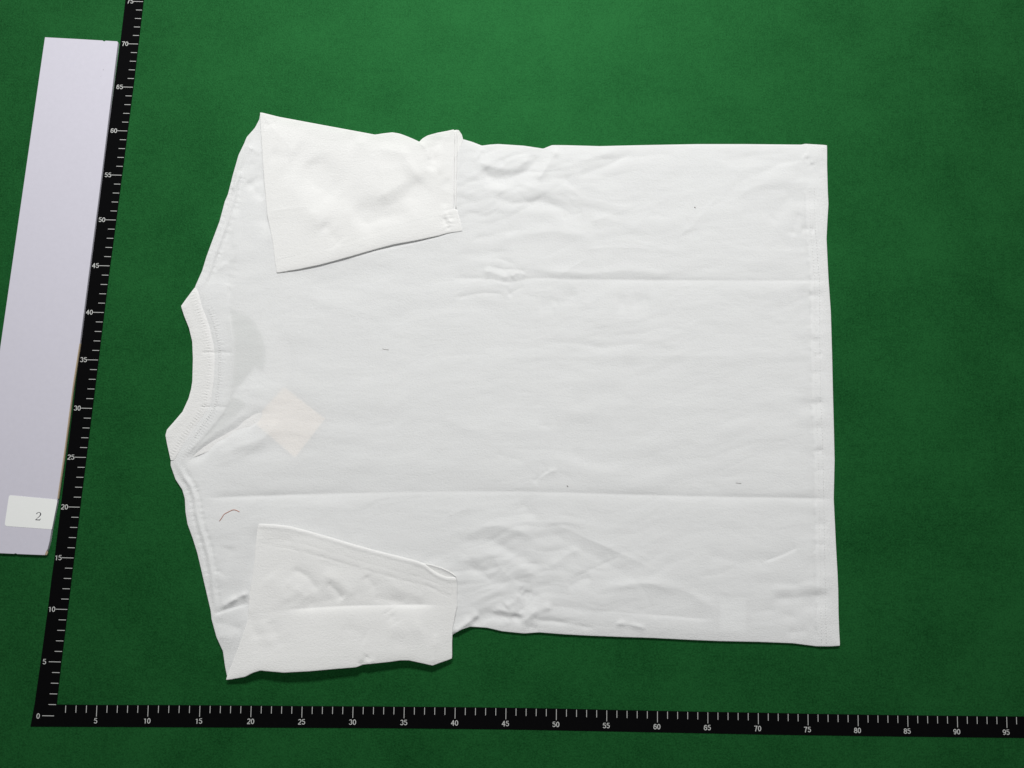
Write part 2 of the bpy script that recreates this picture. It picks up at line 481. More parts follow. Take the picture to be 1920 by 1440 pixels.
# worn fibre edge along the lower right side
we = [(150, 644), (137.8, 720), (122.3, 840), (108.4, 935)]
P = resample(we, 26, 1)
V, F = [], []
for i, (x, y) in enumerate(P):
    wob = 0.035 + 0.03 * abs(noise(np.array(i * 0.7), np.array(3.1))) * 2
    a = at(x - 0.5, y, ZB); 
    V += [a + (-0.03, 0, 0.003), a + (wob, 0, -0.02), a + (wob + 0.02, 0, -0.15), a + (0.02, 0, -ZB + 0.01)]
for i in range(len(P) - 1):
    for k in range(3):
        F.append((i * 4 + k, (i + 1) * 4 + k, (i + 1) * 4 + k + 1, i * 4 + k + 1))
o = link('worn_edge', mesh_py('worn_edge', V, F), EDGE, board)
o['label'] = 'tan worn lower right edge of the board'
# dented corner
c = at(87.2, 1036.5, ZB + 0.003)
V = [c + (0.0, 0.28, 0), c + (-0.14, -0.12, 0), c + (-0.42, -0.24, 0), c + (0.02, -0.22, -0.06), c + (0.12, 0.05, -0.06)]
link('dented_corner', mesh_py('dented_corner', V, [(0, 1, 3, 4), (1, 2, 3)]), EDGE, board, smooth=False)['label'] = 'grey brown dented corner'
# two small grey scuffs
for (x, y, r) in ((193.5, 131, 0.055), (189, 143, 0.03)):
    c = at(x, y, ZB + 0.004)
    V = [c + (r * math.cos(a) * (1 + .3 * math.sin(3 * a)), 0.8 * r * math.sin(a), 0) for a in np.linspace(0, 2 * math.pi, 9)[:-1]]
    link('scuff', mesh_py('scuff', V, [tuple(range(8))]), mat_plain('scuff_grey', (0.33, 0.32, 0.36)), board, smooth=False)
# sticker
stk = [(20, 928.6), (104.5, 936.4), (107.0, 938.5), (107.3, 941), (97.2, 992.6), (11.5, 986.4), (9, 983.5), (9.4, 979), (16.5, 931), (18, 929)]
sticker = prism('number_sticker', stk, ZB, ZB + 0.02, STICKER, board)
def stroke2d(pts, wid, px, py, sc, rot, z, name, mat, parent):
    P = np.asarray(pts, float); n = 30
    d = np.r_[0, np.cumsum(np.hypot(*np.diff(P, axis=0).T))]; u = np.linspace(0, d[-1], n)
    Q = np.stack([np.interp(u, d, P[:, 0]), np.interp(u, d, P[:, 1])], 1)
    for _ in range(3): Q[1:-1] = .25 * Q[:-2] + .5 * Q[1:-1] + .25 * Q[2:]
    w = np.interp(u, d, wid)
    T = np.gradient(Q, axis=0); T /= np.hypot(*T.T)[:, None] + 1e-9
    Nn = np.stack([-T[:, 1], T[:, 0]], 1)
    A = Q + Nn * w[:, None] / 2; B = Q - Nn * w[:, None] / 2
    c = at(px, py, z); cs, sn = math.cos(rot), math.sin(rot)
    tr = lambda q: (c[0] + sc * (cs * q[0] - sn * q[1]), c[1] + sc * (sn * q[0] + cs * q[1]), z)
    V = [tr(q) for q in A] + [tr(q) for q in B]
    F = [(i, n + i, n + i + 1, i + 1) for i in range(n - 1)]
    return V, F
V1, F1 = stroke2d([(-.27, .26), (-.24, .36), (-.16, .45), (0, .5), (.16, .45), (.25, .33), (.24, .18), (.14, .02), (-.05, -.2), (-.28, -.44)],
                  [.13, .09, .06, .06, .08, .13, .13, .09, .06, .05], 72.0, 968, 0.80, -0.06, ZB + 0.024, '', None, None)
V2, F2 = stroke2d([(-.30, -.45), (0, -.45), (.22, -.45), (.28, -.36), (.31, -.27)], [.09, .09, .11, .06, .05], 72.0, 968, 0.80, -0.06, ZB + 0.026, '', None, None)
link('printed_number', mesh_py('printed_number', V1 + V2, F1 + [tuple(q + len(V1) for q in f) for f in F2]), INK, sticker, smooth=False)

# ------------------------------------------------------------------ T-shirt
shirt = empty('t_shirt')
tag(shirt, 'white short sleeved cotton t-shirt laid flat face down with sleeves folded in', 't-shirt')

neck_outer = [(365, 540), (350, 560), (340, 574), (346, 592.5), (355, 615), (361, 640), (362.3, 672.5), (361.2, 715), (358.8, 730), (354, 747.5), (342.5, 772.5), (327.5, 790), (313.5, 806), (310.8, 816), (313.8, 832.5), (320.5, 862.5)]
neck_seam = [(368.8, 543), (380, 577.5), (392.5, 612.5), (400, 645), (402, 675), (399.5, 715), (393, 760), (377, 785), (352, 820), (326, 862)]
left_body = ([(488, 216), (487, 224), (478.7, 240), (463, 257.7), (459.5, 267), (448, 291), (438, 326), (430.6, 355), (428, 365), (422.5, 377.5), (412.5, 415), (397.5, 455), (387.5, 482.5), (380, 507.5), (366, 539)]
             + [(x - 5, y) for x, y in neck_seam[1:-1]] +
             [(321, 862.5), (320.8, 872.5), (330, 898.8), (342.5, 917.5), (347.5, 935), (348.8, 960), (352.5, 982.5), (362.5, 1010), (371, 1037.5), (377.5, 1065), (385, 1098), (396, 1145), (397.6, 1161), (407, 1195), (419, 1221), (423, 1250), (427, 1270)])
top_body = [(488, 216), (600, 262), (780, 285), (855, 262), (868.8, 262), (885, 266.7), (903.3, 273.8), (918, 272), (933.8, 270.8), (982.5, 274), (1019, 279.5), (1035.3, 272.8), (1060, 273), (1124.7, 274.8), (1200, 273), (1307.5, 271), (1400, 271), (1502.5, 272), (1510, 270.4), (1520, 271), (1550, 272.8)]
right_body = [(1550, 272.8), (1550, 310), (1551.3, 358), (1552.5, 382.5), (1550.5, 415), (1549, 447.5), (1551, 490), (1552.5, 520.6), (1557, 585.6), (1559.4, 667), (1561, 740), (1562.6, 799), (1564, 862.5), (1562.4, 935.6), (1566.7, 1025), (1569.5, 1075), (1570.8, 1106), (1571.4, 1150), (1572.8, 1187.5), (1574.2, 1210)]
bottom_body = [(427, 1270), (520, 1240), (700, 1222), (820, 1210), (850.5, 1187.5), (864.7, 1179.4), (881, 1174), (913.4, 1176), (941.9, 1182.6), (982.5, 1186.7), (1011, 1184.7), (1060, 1188.5), (1104, 1190.8), (1160, 1193), (1226, 1195.2), (1290, 1198.5), (1348, 1201), (1420, 1202.5), (1486, 1205), (1531, 1210.7), (1555, 1211), (1574.2, 1210)]
hem_line = [(1507, 272), (1509, 350), (1510.6, 423), (1516, 490), (1518.8, 528.8), (1519.5, 667), (1521.5, 760), (1524.5, 822), (1527, 935.6), (1529, 1065.6), (1531, 1187.5), (1532, 1212)]
tape_edge = [(427, 522), (430, 560), (432, 600), (438, 640), (438, 690), (436, 720), (430, 755), (420, 775), (395, 806), (362, 842), (335, 872)]
shoulder_up = [(458, 282), (448, 315), (444, 335), (440, 366), (436, 378), (426, 415), (411, 455), (400, 484), (392, 512), (378, 540)]
shoulder_low = [(332, 866), (346, 895), (358, 912), (366, 935), (369, 962), (376, 990), (385, 1018), (392, 1045), (398, 1078), (399, 1100), (405, 1150)]

BF = [
 # long fold creases
 ('V', -.075, 8, [(846, 521), (913, 522), (954, 532), (990, 521), (1104, 524), (1275, 525.5), (1400, 526), (1556, 526)]),
 ('g', .07, 11, [(985, 507), (1060, 512), (1137, 511), (1186, 508), (1279, 513)]),
 ('V', -.11, 8, [(380, 934), (430, 932), (600, 926), (840, 921.5), (980, 921.5), (1100, 925), (1300, 930.5), (1450, 933), (1566, 935)]),
 ('g', -.03, 26, [(400, 925), (600, 918), (840, 912), (1000, 912)]),
 ('V', .012, 5, [(1003, 671), (1140, 667), (1380, 668)]),
 # pinched fold
 ('g', .06, 7, [(903, 505), (925, 508), (958, 522)]), ('v', -.05, 6, [(925, 482), (950, 490), (972, 497)]), ('v', .07, 5, [(956, 522), (966, 506), (972, 502), (988, 517)]),
 ('v', -.05, 5, [(915, 498), (935, 504), (955, 510), (970, 497), (990, 517)]), ('v', -.07, 5, [(950, 555), (962, 541), (984, 537)]), ('v', .05, 5, [(915, 524), (940, 533), (957, 537)]),
 # far side, by the armpit
 ('g', -.13, 12, [(893, 326), (925, 335), (954, 338), (990, 318), (1019, 279)]), ('g', .10, 8, [(1005, 340), (1018, 326), (1039, 293), (1047, 275)]),
 ('g', .10, 10, [(890, 305), (925, 312), (965, 322), (1000, 293)]), ('v', .06, 4, [(886, 305), (895, 298), (905, 290), (905, 276)]),
 ('g', -.09, 10, [(915, 366), (962, 384), (1015, 374), (1047, 386), (1085, 410)]), ('g', .07, 12, [(900, 352), (960, 364), (1010, 355), (1060, 368)]),
 ('v', .05, 8, [(1105, 418), (1165, 395), (1195, 385)]), ('g', -.06, 8, [(1075, 332), (1137, 313), (1190, 287)]), ('g', -.05, 8, [(1100, 303), (1180, 295), (1275, 288)]),
 ('g', .05, 9, [(1060, 312), (1120, 292), (1160, 280)]), ('g', -.06, 10, [(880, 453), (930, 438), (990, 426)]), ('g', .06, 12, [(920, 455), (990, 434), (1060, 436), (1120, 448)]),
 ('v', .035, 6, [(1262, 450), (1291, 431), (1325, 392), (1356, 358)]), ('g', -.055, 12, [(1360, 356), (1410, 330), (1454, 313), (1508, 290)]), ('g', .045, 16, [(1380, 370), (1450, 338), (1500, 320)]),
 ('g', -.04, 18, [(1020, 330), (1100, 345), (1180, 340)]), ('v', .03, 8, [(1180, 440), (1205, 410), (1230, 380)]), ('g', -.05, 14, [(1350, 300), (1420, 292), (1490, 284)]),
 ('g', -.05, 9, [(1486, 445), (1488, 420), (1500, 395)]), ('g', -.05, 12, [(1440, 420), (1465, 390), (1490, 360)]),
 ('g', -.05, 12, [(860, 395), (900, 402), (960, 400)]), ('g', -.04, 10, [(850, 480), (890, 474), (960, 470)]),
 # middle
 ('g', -.045, 9, [(1005, 638), (1084, 647), (1153, 651), (1232, 641)]), ('g', -.05, 14, [(1000, 575), (1050, 566), (1085, 545)]), ('g', -.055, 16, [(1150, 570), (1185, 567), (1225, 560)]),
 ('v', -.03, 6, [(828, 669), (870, 664), (922, 665)]), ('g', .03, 18, [(1100, 600), (1250, 600), (1350, 630)]), ('v', -.035, 6, [(1008, 797), (1020, 799), (1036, 801)]), ('v', -.03, 7, [(925, 849), (955, 857), (985, 867)]),
 ('g', .03, 14, [(815, 783), (880, 806), (955, 824)]), ('g', -.035, 18, [(1060, 760), (1130, 740), (1190, 746)]), ('g', .035, 22, [(1030, 790), (1100, 770), (1160, 790)]),
 ('g', -.03, 20, [(1150, 690), (1220, 700), (1300, 690)]), ('g', -.03, 16, [(1060, 850), (1130, 870), (1190, 860)]),
 ('v', -.07, 5, [(999, 907), (1014, 884), (1030, 880)]), ('v', .06, 5, [(1004, 903), (1018, 888), (1048, 879)]), ('g', -.03, 14, [(1440, 585), (1490, 570), (1512, 555)]),
 ('V', -.022, 7, [(1004, 545), (1003, 640), (1007, 760), (1009, 850), (1004, 905)]), ('V', .02, 9, [(1012, 760), (1014, 840), (1010, 900)]), ('g', -.14, 16, [(484, 225), (488, 290), (490, 335), (496, 402), (506, 451)]), ('g', -.14, 15, [(487, 985), (480, 1042), (472, 1100), (467, 1164)]), ('v', -.06, 6, [(850, 560), (905, 548), (950, 552)]), ('v', .04, 6, [(1090, 470), (1150, 462), (1230, 468)]),
 # near side, by the armpit
 ('v', .065, 10, [(1022, 974), (1104, 1011), (1185, 1047), (1240, 1076)]), ('g', -.03, 9, [(1014, 990), (1070, 1018), (1125, 1047), (1177, 1080), (1215, 1090)]),
 ('g', -.09, 15, [(840, 1024), (893, 1008), (942, 1025), (995, 1050), (1030, 1074)]), ('g', .09, 15, [(850, 1050), (900, 1034), (950, 1052), (1010, 1085)]), ('g', -.11, 13, [(872, 1050), (901, 1082), (960, 1096)]),
 ('g', .08, 12, [(870, 1005), (920, 985), (970, 990), (1010, 1010)]), ('g', -.06, 14, [(975, 935), (995, 960), (1025, 986)]), ('v', .03, 7, [(836, 968), (858, 958), (890, 950)]),
 ('a', -.07, 24, [(1350, 1163), (1226, 1153), (1160, 1148), (1106, 1145)]), ('g', .075, 11, [(1090, 1117), (1165, 1100), (1226, 1094), (1287, 1107), (1350, 1152)]),
 ('g', -.08, 9, [(1062, 1101), (1082, 1092), (1110, 1080)]), ('g', .06, 9, [(1030, 1066), (1060, 1040), (1090, 1030)]), ('g', -.12, 8, [(958, 1162), (985, 1140), (996, 1128), (982, 1108)]), ('g', .12, 8, [(975, 1170), (998, 1146), (1040, 1138)]),
 ('g', .10, 9, [(945, 1140), (968, 1132), (976, 1112)]), ('v', -.09, 5, [(974, 1104), (985, 1120), (1000, 1112)]),
 ('g', .22, 9, [(846, 1190), (870, 1172), (900, 1148)]), ('g', -.15, 9, [(880, 1176), (905, 1152), (926, 1152), (956, 1162), (990, 1160)]), ('g', .10, 7, [(925, 1138), (955, 1150), (985, 1150)]),
 ('g', -.09, 6, [(995, 1160), (1064, 1169), (1125, 1181)]), ('g', .07, 6, [(1150, 1170), (1175, 1168), (1215, 1182)]), ('g', -.06, 7, [(985, 1175), (1000, 1168), (1010, 1180)]),
 ('a', -.07, 10, [(1500, 1025), (1468, 1041), (1428, 1055)]), ('g', -.06, 9, [(1445, 1122), (1500, 1120), (1562, 1115)]), ('g', -.04, 12, [(1405, 1093), (1470, 1090), (1520, 1106)]), ('g', .05, 12, [(1440, 1105), (1500, 1100), (1550, 1098)]),
 ('g', -.05, 8, [(1470, 1185), (1500, 1188), (1515, 1178)]), ('g', -.05, 16, [(1320, 1040), (1390, 1060), (1440, 1040)]),
 ('g', -.04, 10, [(1400, 1150), (1450, 1142), (1500, 1160)]),
 # hem puckers
 ('g', -0.072, 8.8, [(1500, 431), (1515, 428), (1530, 431)]), ('v', -0.060, 6.2, [(1512, 292), (1520, 300), (1530, 330)]), ('v', 0.060, 6.2, [(1506, 288), (1522, 288), (1524, 310)]), ('g', -0.042, 6.2, [(1520, 668), (1530, 668), (1545, 664)]),
 ('g', -0.048, 7.5, [(1518, 757), (1530, 755), (1545, 753)]), ('g', -0.048, 6.2, [(1522, 848), (1534, 846), (1547, 845)]), ('g', -0.030, 6.2, [(1524, 886), (1536, 884), (1546, 880)]), ('g', -0.054, 10.0, [(1526, 984), (1540, 983), (1555, 986)]),
 ('g', -0.036, 7.5, [(1514, 555), (1530, 553), (1545, 560)]), ('g', -0.036, 7.5, [(1515, 640), (1528, 638), (1538, 640)]), ('g', -0.030, 8.8, [(1516, 585), (1528, 592), (1540, 600)]), ('g', -0.024, 6.2, [(1518, 700), (1530, 702), (1540, 699)]), ('g', -0.030, 7.5, [(1520, 800), (1530, 803), (1542, 801)]), ('g', -0.030, 6.2, [(1526, 1020), (1540, 1022), (1550, 1020)]),
 # neck, yoke and shoulder seams
 ('g', -.16, 11, [(345, 872), (396, 833), (440, 808), (475, 787), (500, 763)]), ('g', .12, 15, [(400, 858), (450, 838), (500, 815), (530, 790)]), ('v', .035, 9, [(395, 873), (450, 858), (500, 820)]), ('g', .05, 9, [(352, 860), (385, 828), (430, 795), (470, 770)]),
 ('g', -.10, 9, [(462, 338), (478, 358), (494, 378)]), ('v', -.07, 7, [(452, 398), (455, 440), (447, 475), (434, 512)]), ('g', .07, 9, [(444, 392), (444, 440), (436, 470)]), ('v', .08, 4, [(460, 272), (474, 276), (488, 290)]), ('v', .09, 4, [(431, 357), (440, 362), (446, 350), (452, 318)]), ('v', -.05, 5, [(428, 526), (431, 560), (431, 604)]), ('g', .06, 12, [(450, 402), (452, 437), (446, 470), (428, 505)]), ('g', -.06, 11, [(436, 430), (432, 465), (420, 500)]), ('g', -.05, 10, [(428, 540), (434, 520), (440, 500)]),
 ('v', .05, 4, [(396, 512), (412, 506), (430, 490)]), ('g', -.07, 11, [(470, 300), (480, 330), (486, 350)]),
 ('g', -.06, 14, [(405, 1080), (425, 1050), (430, 1020)]),
 ('g', .16, 6, [(412, 1143), (420, 1130), (440, 1122), (470, 1112)]), ('a', -.16, 7, [(468, 1132), (430, 1141), (412, 1149), (398, 1153)]), ('g', -.08, 10, [(400, 1165), (430, 1170), (460, 1180)]), ('g', .05, 14, [(410, 1190), (440, 1200)]),
 ('g', -.03, 40, [(690, 560), (760, 620), (800, 700)]), ('g', .03, 40, [(620, 880), (720, 860), (830, 880)]),
]
_cr = random.Random(11)
def fine_creases(n, cx, cy, sx, sy, amp, tilt=22):
    for _ in range(n):
        x = _cr.gauss(cx, sx); y = _cr.gauss(cy, sy)
        if not (880 < x < 1490 and 290 < y < 1175) and not (560 < x < 1490 and 540 < y < 900): continue
        L = _cr.uniform(35, 120); a = math.radians(_cr.gauss(0, tilt)); b = a + math.radians(_cr.gauss(0, 14))
        p0 = (x - L / 2 * math.cos(a), y - L / 2 * math.sin(a)); p1 = (x + L / 2 * math.cos(b), y + L / 2 * math.sin(b))
        BF.append(('v', _cr.choice((-1, -1, 1)) * amp * _cr.uniform(.5, 1.2), _cr.uniform(3.5, 7.5), [p0, (x, y), p1]))
fine_creases(20, 985, 350, 90, 50, .030, 28)
fine_creases(20, 990, 1085, 100, 48, .034, 28)
fine_creases(10, 1000, 520, 70, 25, .022, 20)
fine_creases(30, 1150, 720, 260, 190, .012, 16)
fine_creases(14, 1330, 1060, 110, 70, .018, 24)
fine_creases(12, 1330, 380, 110, 60, .016, 30)
SEAMS = [
 ('s', .05, 5, [(x, y) for x, y in hem_line]),
 ('s', -.09, 4, tape_edge[::-1]),
]
def body_h(X, Y, dE=None):
    X = np.asarray(X, float); Y = np.asarray(Y, float)
    if dE is None:
        e = np.full(X.shape, 60.0)
    else:
        e = np.minimum(np.minimum(dE[0], dE[1]), np.minimum(dE[2], dE[3]))
    h = 0.30 + 0.20 * (1 - np.exp(-e / 18))
    fade = 0.35 + 0.65 * (1 - np.exp(-e / 14))
    h = h + fade * (0.11 * noise(X / 170, Y / 75, 1) + 0.05 * noise(X / 75, Y / 30, 2) + 0.014 * noise(X / 34, Y / 13, 3) + crumple(X, Y)) + 0.0035 * noise(X / 9, Y / 6, 4)
    h = h + relief(X, Y, BF, 1.95)
    # turned-up hem: thicker band beyond its stitch line, puckered at the stitches
    d, sd, al = dist_poly(X, Y, hem_line) if X.ndim < 2 else _hem_cache(X, Y)
    band = np.where(sd < 0, 1.0, 0.0) * 1.0
    h = h + 0.065 * (1 - sstep(-3, 5, d * sd)) - 0.06 * np.exp(-(d / 3.2) ** 2) * (0.65 + 1.2 * noise(Y / 9, 0 * Y, 5))
    h = h - 0.05 * np.exp(-((d * sd - 9) / 9) ** 2)
    h = h + 0.13 * noise(Y / 23, X / 90, 6) * np.exp(-((d - 10) / 16) ** 2)
    # neck tape and seam allowance under the cloth by the collar
    m = (X < 470) & (Y > 500) & (Y < 890)
    if m.any():
        d, sd, al = dist_poly(X[m], Y[m], tape_edge)
        z = 0.075 * sstep(-3, 3, d * sd) + 0.02 * np.exp(-((d * sd - 3) / 4) ** 2)
        h[m] += z * np.clip(np.minimum(al, 1 - al) * 8, 0, 1)
        d, sd, al = dist_poly(X[m], Y[m], neck_seam)
        h[m] += (0.03 * np.exp(-((d - 9) / 7) ** 2) + 0.035 * np.exp(-((d - 15) / 4) ** 2) * np.sin(al * 2 * np.pi * 62)) * np.clip(np.minimum(al, 1 - al) * 10, 0, 1)
        for yl, x0, x1 in ((661, 380, 433), (763, 376, 424)):
            dd = np.abs(Y[m] - yl)
            h[m] -= 0.08 * np.exp(-dd / 2.2) * sstep(x0 - 4, x0 + 3, X[m]) * (1 - sstep(x1 - 3, x1 + 4, X[m]))
    for sl, wd in ((shoulder_up, 1.0), (shoulder_low, 1.0)):
        P = np.array(sl)
        m = (X < P[:, 0].max() + 40) & (Y > P[:, 1].min() - 20) & (Y < P[:, 1].max() + 20)
        if m.any():
            d, sd, al = dist_poly(X[m], Y[m], sl)
            tp = np.clip(np.minimum(al, 1 - al) * 8, 0, 1)
            side = -sd if sl is shoulder_up else sd
            z = 0.125 * np.exp(-(d / 3.6) ** 2) - 0.08 * np.exp(-((d - 8) / 4) ** 2)
            z = z + 0.035 * np.exp(-((d - 9) / 5) ** 2) * noise(al * 70, 0 * al, 7) * 2
            h[m] += z * tp
    return 0.17 + 0.05 * np.logaddexp(0, (h - 0.17) / 0.05)
def crumple(X, Y):
    """soft tension lines of unironed cotton, stronger towards the armpits"""
    wx = X + 60 * noise(X / 130, Y / 110, 31) + 18 * noise(X / 45, Y / 40, 32)
    wy = Y + 46 * noise(X / 150, Y / 120, 33) + 14 * noise(X / 50, Y / 40, 34) + 0.10 * (X - 960)
    arm = np.exp(-((X - 960) / 200) ** 2) * (np.exp(-((Y - 335) / 110) ** 2) + np.exp(-((Y - 1085) / 110) ** 2))
    soft = noise(wx / 120, wy / 34, 35) * 0.075 + noise(wx / 60, wy / 17, 36) * 0.026
    f = noise(wx / 70, wy / 22, 39)
    pleat = np.sqrt(f * f + 0.001)                                  # softly creased valleys
    gate = np.clip(0.25 + 1.6 * noise(X / 140, Y / 120, 38), 0, 1)
    soft = soft + 0.011 * noise(wx / 27 + wy / 60, wy / 8.5, 40) * (0.5 + 1.5 * gate + 2 * arm)
    return soft * (1 + 0.9 * arm) + pleat * (0.03 * gate + 0.19 * arm)
_hc = {}
def _hem_cache(X, Y):
    k = X.shape
    if k not in _hc: 
        d = np.full(X.shape, 200.0); sd = np.ones(X.shape); al = np.zeros(X.shape)
        m = X > 1420
        d[m], sd[m], al[m] = dist_poly(X[m], Y[m], hem_line)
        _hc[k] = (d, sd, al)
    return _hc[k]
back = patch('back_panel', top_body, right_body, bottom_body, left_body, 660, 540, body_h, COTTON, shirt, roll=0.075, tuck=0.25)

# front panel under it, with the lower cut front neck
inset = lambda pl, dx, dy: [(x + dx, y + dy) for x, y in pl]
front_left = [(492, 226), (470, 262), (442, 340), (420, 405), (392, 490), (372, 541), (400, 562), (460, 590), (515, 614), (541, 647), (546, 684), (538, 722), (515, 765), (470, 805), (400, 842), (330, 870), (352, 930), (356, 975), (378, 1040), (402, 1150), (430, 1262)]
patch('front_panel', inset(top_body, 3, 6), inset(right_body, -5, 0), inset(bottom_body, 0, -6), front_left, 160, 130,
      lambda X, Y, d: 0.09 + 0.03 * noise(X / 60, Y / 40, 8), COTTON_IN, shirt, roll=0)
fc_in = [(372, 545), (400, 556), (440, 574), (475, 600), (494, 635), (499, 665), (494, 700), (478, 740), (440, 785), (390, 825), (332, 866)]
patch('front_collar', fc_in[:1] + [front_left[5]], front_left[5:16], [fc_in[-1], front_left[15]], fc_in, 12, 90,
      lambda X, Y, d: 0.27 + 0.03 * np.exp(-((d[1] - 12) / 8) ** 2), RIB, shirt, roll=0.04)

# collar rib of the back neck
def collar_h(X, Y, dE):
    e = np.minimum(dE[0], 60)
    d, sd, al = dist_poly(X, Y, neck_seam)
    h = 0.40 + 0.10 * (1 - np.exp(-e / 6)) + 0.02 * noise(X / 30, Y / 30, 9)
    h = h + 0.035 * np.exp(-((d - 12) / 6) ** 2) - 0.06 * np.exp(-d / 2.5)
    h = h + 0.014 * np.exp(-((d - 9) / 4.5) ** 2) * np.sin(al * 2 * np.pi * 62)
    h = h + 0.0015 * np.sin(d * 2 * np.pi / 3.2)
    h -= 0.05 * np.exp(-((X - 372) / 8) ** 2 - ((Y - 595) / 22) ** 2)
    for yl, x0, x1 in ((661, 380, 436), (763, 376, 430)):
        h -= 0.07 * np.exp(-np.abs(Y - yl) / 2.2) * sstep(x0 - 4, x0 + 3, X)
    return h
collar = patch('collar', [neck_outer[0], neck_seam[0]], neck_seam, [neck_outer[-1], neck_seam[-1]], neck_outer, 60, 420, collar_h, RIB, shirt, roll=0.05, tuck=0.1)
def coll_pt(X, Y):
    d = np.full(np.shape(X), 30.0)
    return collar_h(np.asarray(X, float), np.asarray(Y, float), (d, d, d, d))

# sleeves
ts_top = [(488.3, 211.3), (496, 213.2), (522.4, 219.8), (604, 235), (680, 249), (703, 253.3), (718, 251), (735.3, 249), (748, 251), (758.6, 254.7), (774, 261), (786.3, 266.8), (793, 260), (802.3, 254.7), (819.8, 249.8), (840, 246), (850.5, 243.5)]
ts_right = [(850.5, 243.5), (851, 270), (850, 311.6), (849.5, 360), (849, 392), (856, 394), (861, 412), (866, 432)]
ts_bottom = [(519.5, 510.5), (560, 503.5), (600, 495), (650, 481.5), (700, 467), (738, 457), (780, 449.5), (820, 441), (840, 435.5), (866, 432)]
ts_left = [(488.3, 211.3), (490.5, 250), (493, 290), (496, 335), (502, 402), (508, 432), (512, 451.5), (516, 485), (519.5, 510.5)]
TSF = [
 ('g', -.24, 36, [(545, 280), (604, 323), (640, 362), (665, 392)]), ('g', -.26, 32, [(815, 322), (770, 362), (730, 388), (655, 420)]), ('g', -.10, 12, [(665, 412), (721, 407), (775, 402)]),
 ('g', .14, 22, [(690, 385), (740, 350), (800, 318)]), ('g', .10, 24, [(530, 330), (570, 380), (620, 430)]), ('g', -.16, 12, [(822, 248), (818, 275), (812, 300), (800, 322)]), ('v', .10, 6, [(780, 262), (797, 271), (806, 281), (806, 302)]), ('g', -.10, 20, [(575, 300), (600, 345), (640, 385)]), ('g', .08, 26, [(700, 330), (740, 320), (780, 300)]),
 ('g', -.06, 14, [(600, 420), (625, 445), (640, 462)]), ('g', .10, 16, [(650, 270), (720, 275), (780, 290)]), ('g', -.08, 14, [(640, 258), (700, 268), (750, 262)]), ('g', -.05, 8, [(492, 232), (505, 234), (520, 228)]),
 ('v', -.14, 4, [(830, 404), (835, 418), (842, 432)]), ('v', .12, 4, [(835, 396), (840, 410), (847, 424)]), ('v', -.10, 3.5, [(845, 400), (848, 414), (846, 424)]), ('g', -.08, 8, [(838, 330), (836, 360), (834, 392)]), ('g', .08, 9, [(824, 270), (826, 300), (822, 330)]),
 ('g', -.06, 12, [(505, 290), (520, 300), (545, 298)]), ('v', .03, 5, [(500, 398), (530, 392), (570, 390)]),
]
ts_stitch = [(517, 485), (560, 477), (598, 471), (660, 452), (720, 433), (775, 417), (829, 402)]
def ts_h(X, Y, dE=None):
    X = np.asarray(X, float); Y = np.asarray(Y, float)
    e = np.full(X.shape, 50.0) if dE is None else np.minimum(np.minimum(dE[0], dE[1]), dE[2])
    eb = np.full(X.shape, 30.0) if dE is None else dE[3]
    h = 0.62 + 0.36 * (1 - np.exp(-e / 40)) * (1 - 0.35 * np.exp(-eb / 60)) - 0.08 * np.exp(-eb / 6)
    h = h + relief(X, Y, TSF, 1.5) + 0.03 * noise(X / 120, Y / 90, 11) + 0.15 * crumple(X + 300, Y + 150) + 0.006 * noise(X / 30, Y / 20, 12) + 0.003 * noise(X / 9, Y / 7, 13)
    d, sd, al = dist_poly(X, Y, ts_stitch)
    h = h + (-0.012 * np.exp(-(d / 2.5) ** 2) * (0.6 + 1.2 * noise(X / 7, Y / 20, 14)) + 0.004 * sstep(-2, 4, d * sd)) * np.clip(np.minimum(al, 1 - al) * 20, 0, 1)
    return 0.585 + 0.05 * np.logaddexp(0, (h - 0.585) / 0.05)
s_far = patch('sleeve', ts_top, ts_right, ts_bottom, ts_left, 240, 190, ts_h, SLEEVE, shirt, roll=0.08)
s_far['label'] = 'sleeve folded over far side of the shirt'
# its under layer, peeping out at the open cuff
u_bot = [(521, 511.5), (560, 505.5), (600, 498), (650, 486), (700, 475), (738, 467), (780, 457.5), (820, 447), (845, 439), (864, 433.5)]
patch('sleeve_underside', [(530, 470), (640, 440), (850, 380)], [(850, 380), (864, 433.5)], u_bot, [(530, 470), (521, 511.5)], 120, 30,
      lambda X, Y, d: 0.50 + 0.0 * X, SLEEVE, s_far, roll=0.03)
# rolled seam allowance and the inside of the cuff at its right end
P = resample([(853.5, 245), (855, 262), (854.5, 300), (854, 340), (854, 370), (855, 391)], 40, 2)
V, F = tube(at(P[:, 0], P[:, 1], 0.55), (0.15 + 0.015 * np.sin(np.arange(40) * 0.7)) * np.interp(np.arange(40), [0, 33, 39], [1, 1, 0.35]), 10, 0.9)
link('seam_allowance', mesh_py('seam_allowance', V, F), SLEEVE, s_far)
patch('cuff_inside', [(855, 243.5), (860, 244.2)], [(860, 244.2), (865.5, 252), (868.3, 262)], [(857, 287), (862, 276), (868.3, 262)], [(855, 243.5), (856, 262), (857, 287)], 14, 24,
      lambda X, Y, d: 0.52 - 0.012 * (X - 855), SLEEVE, s_far, roll=0.02)

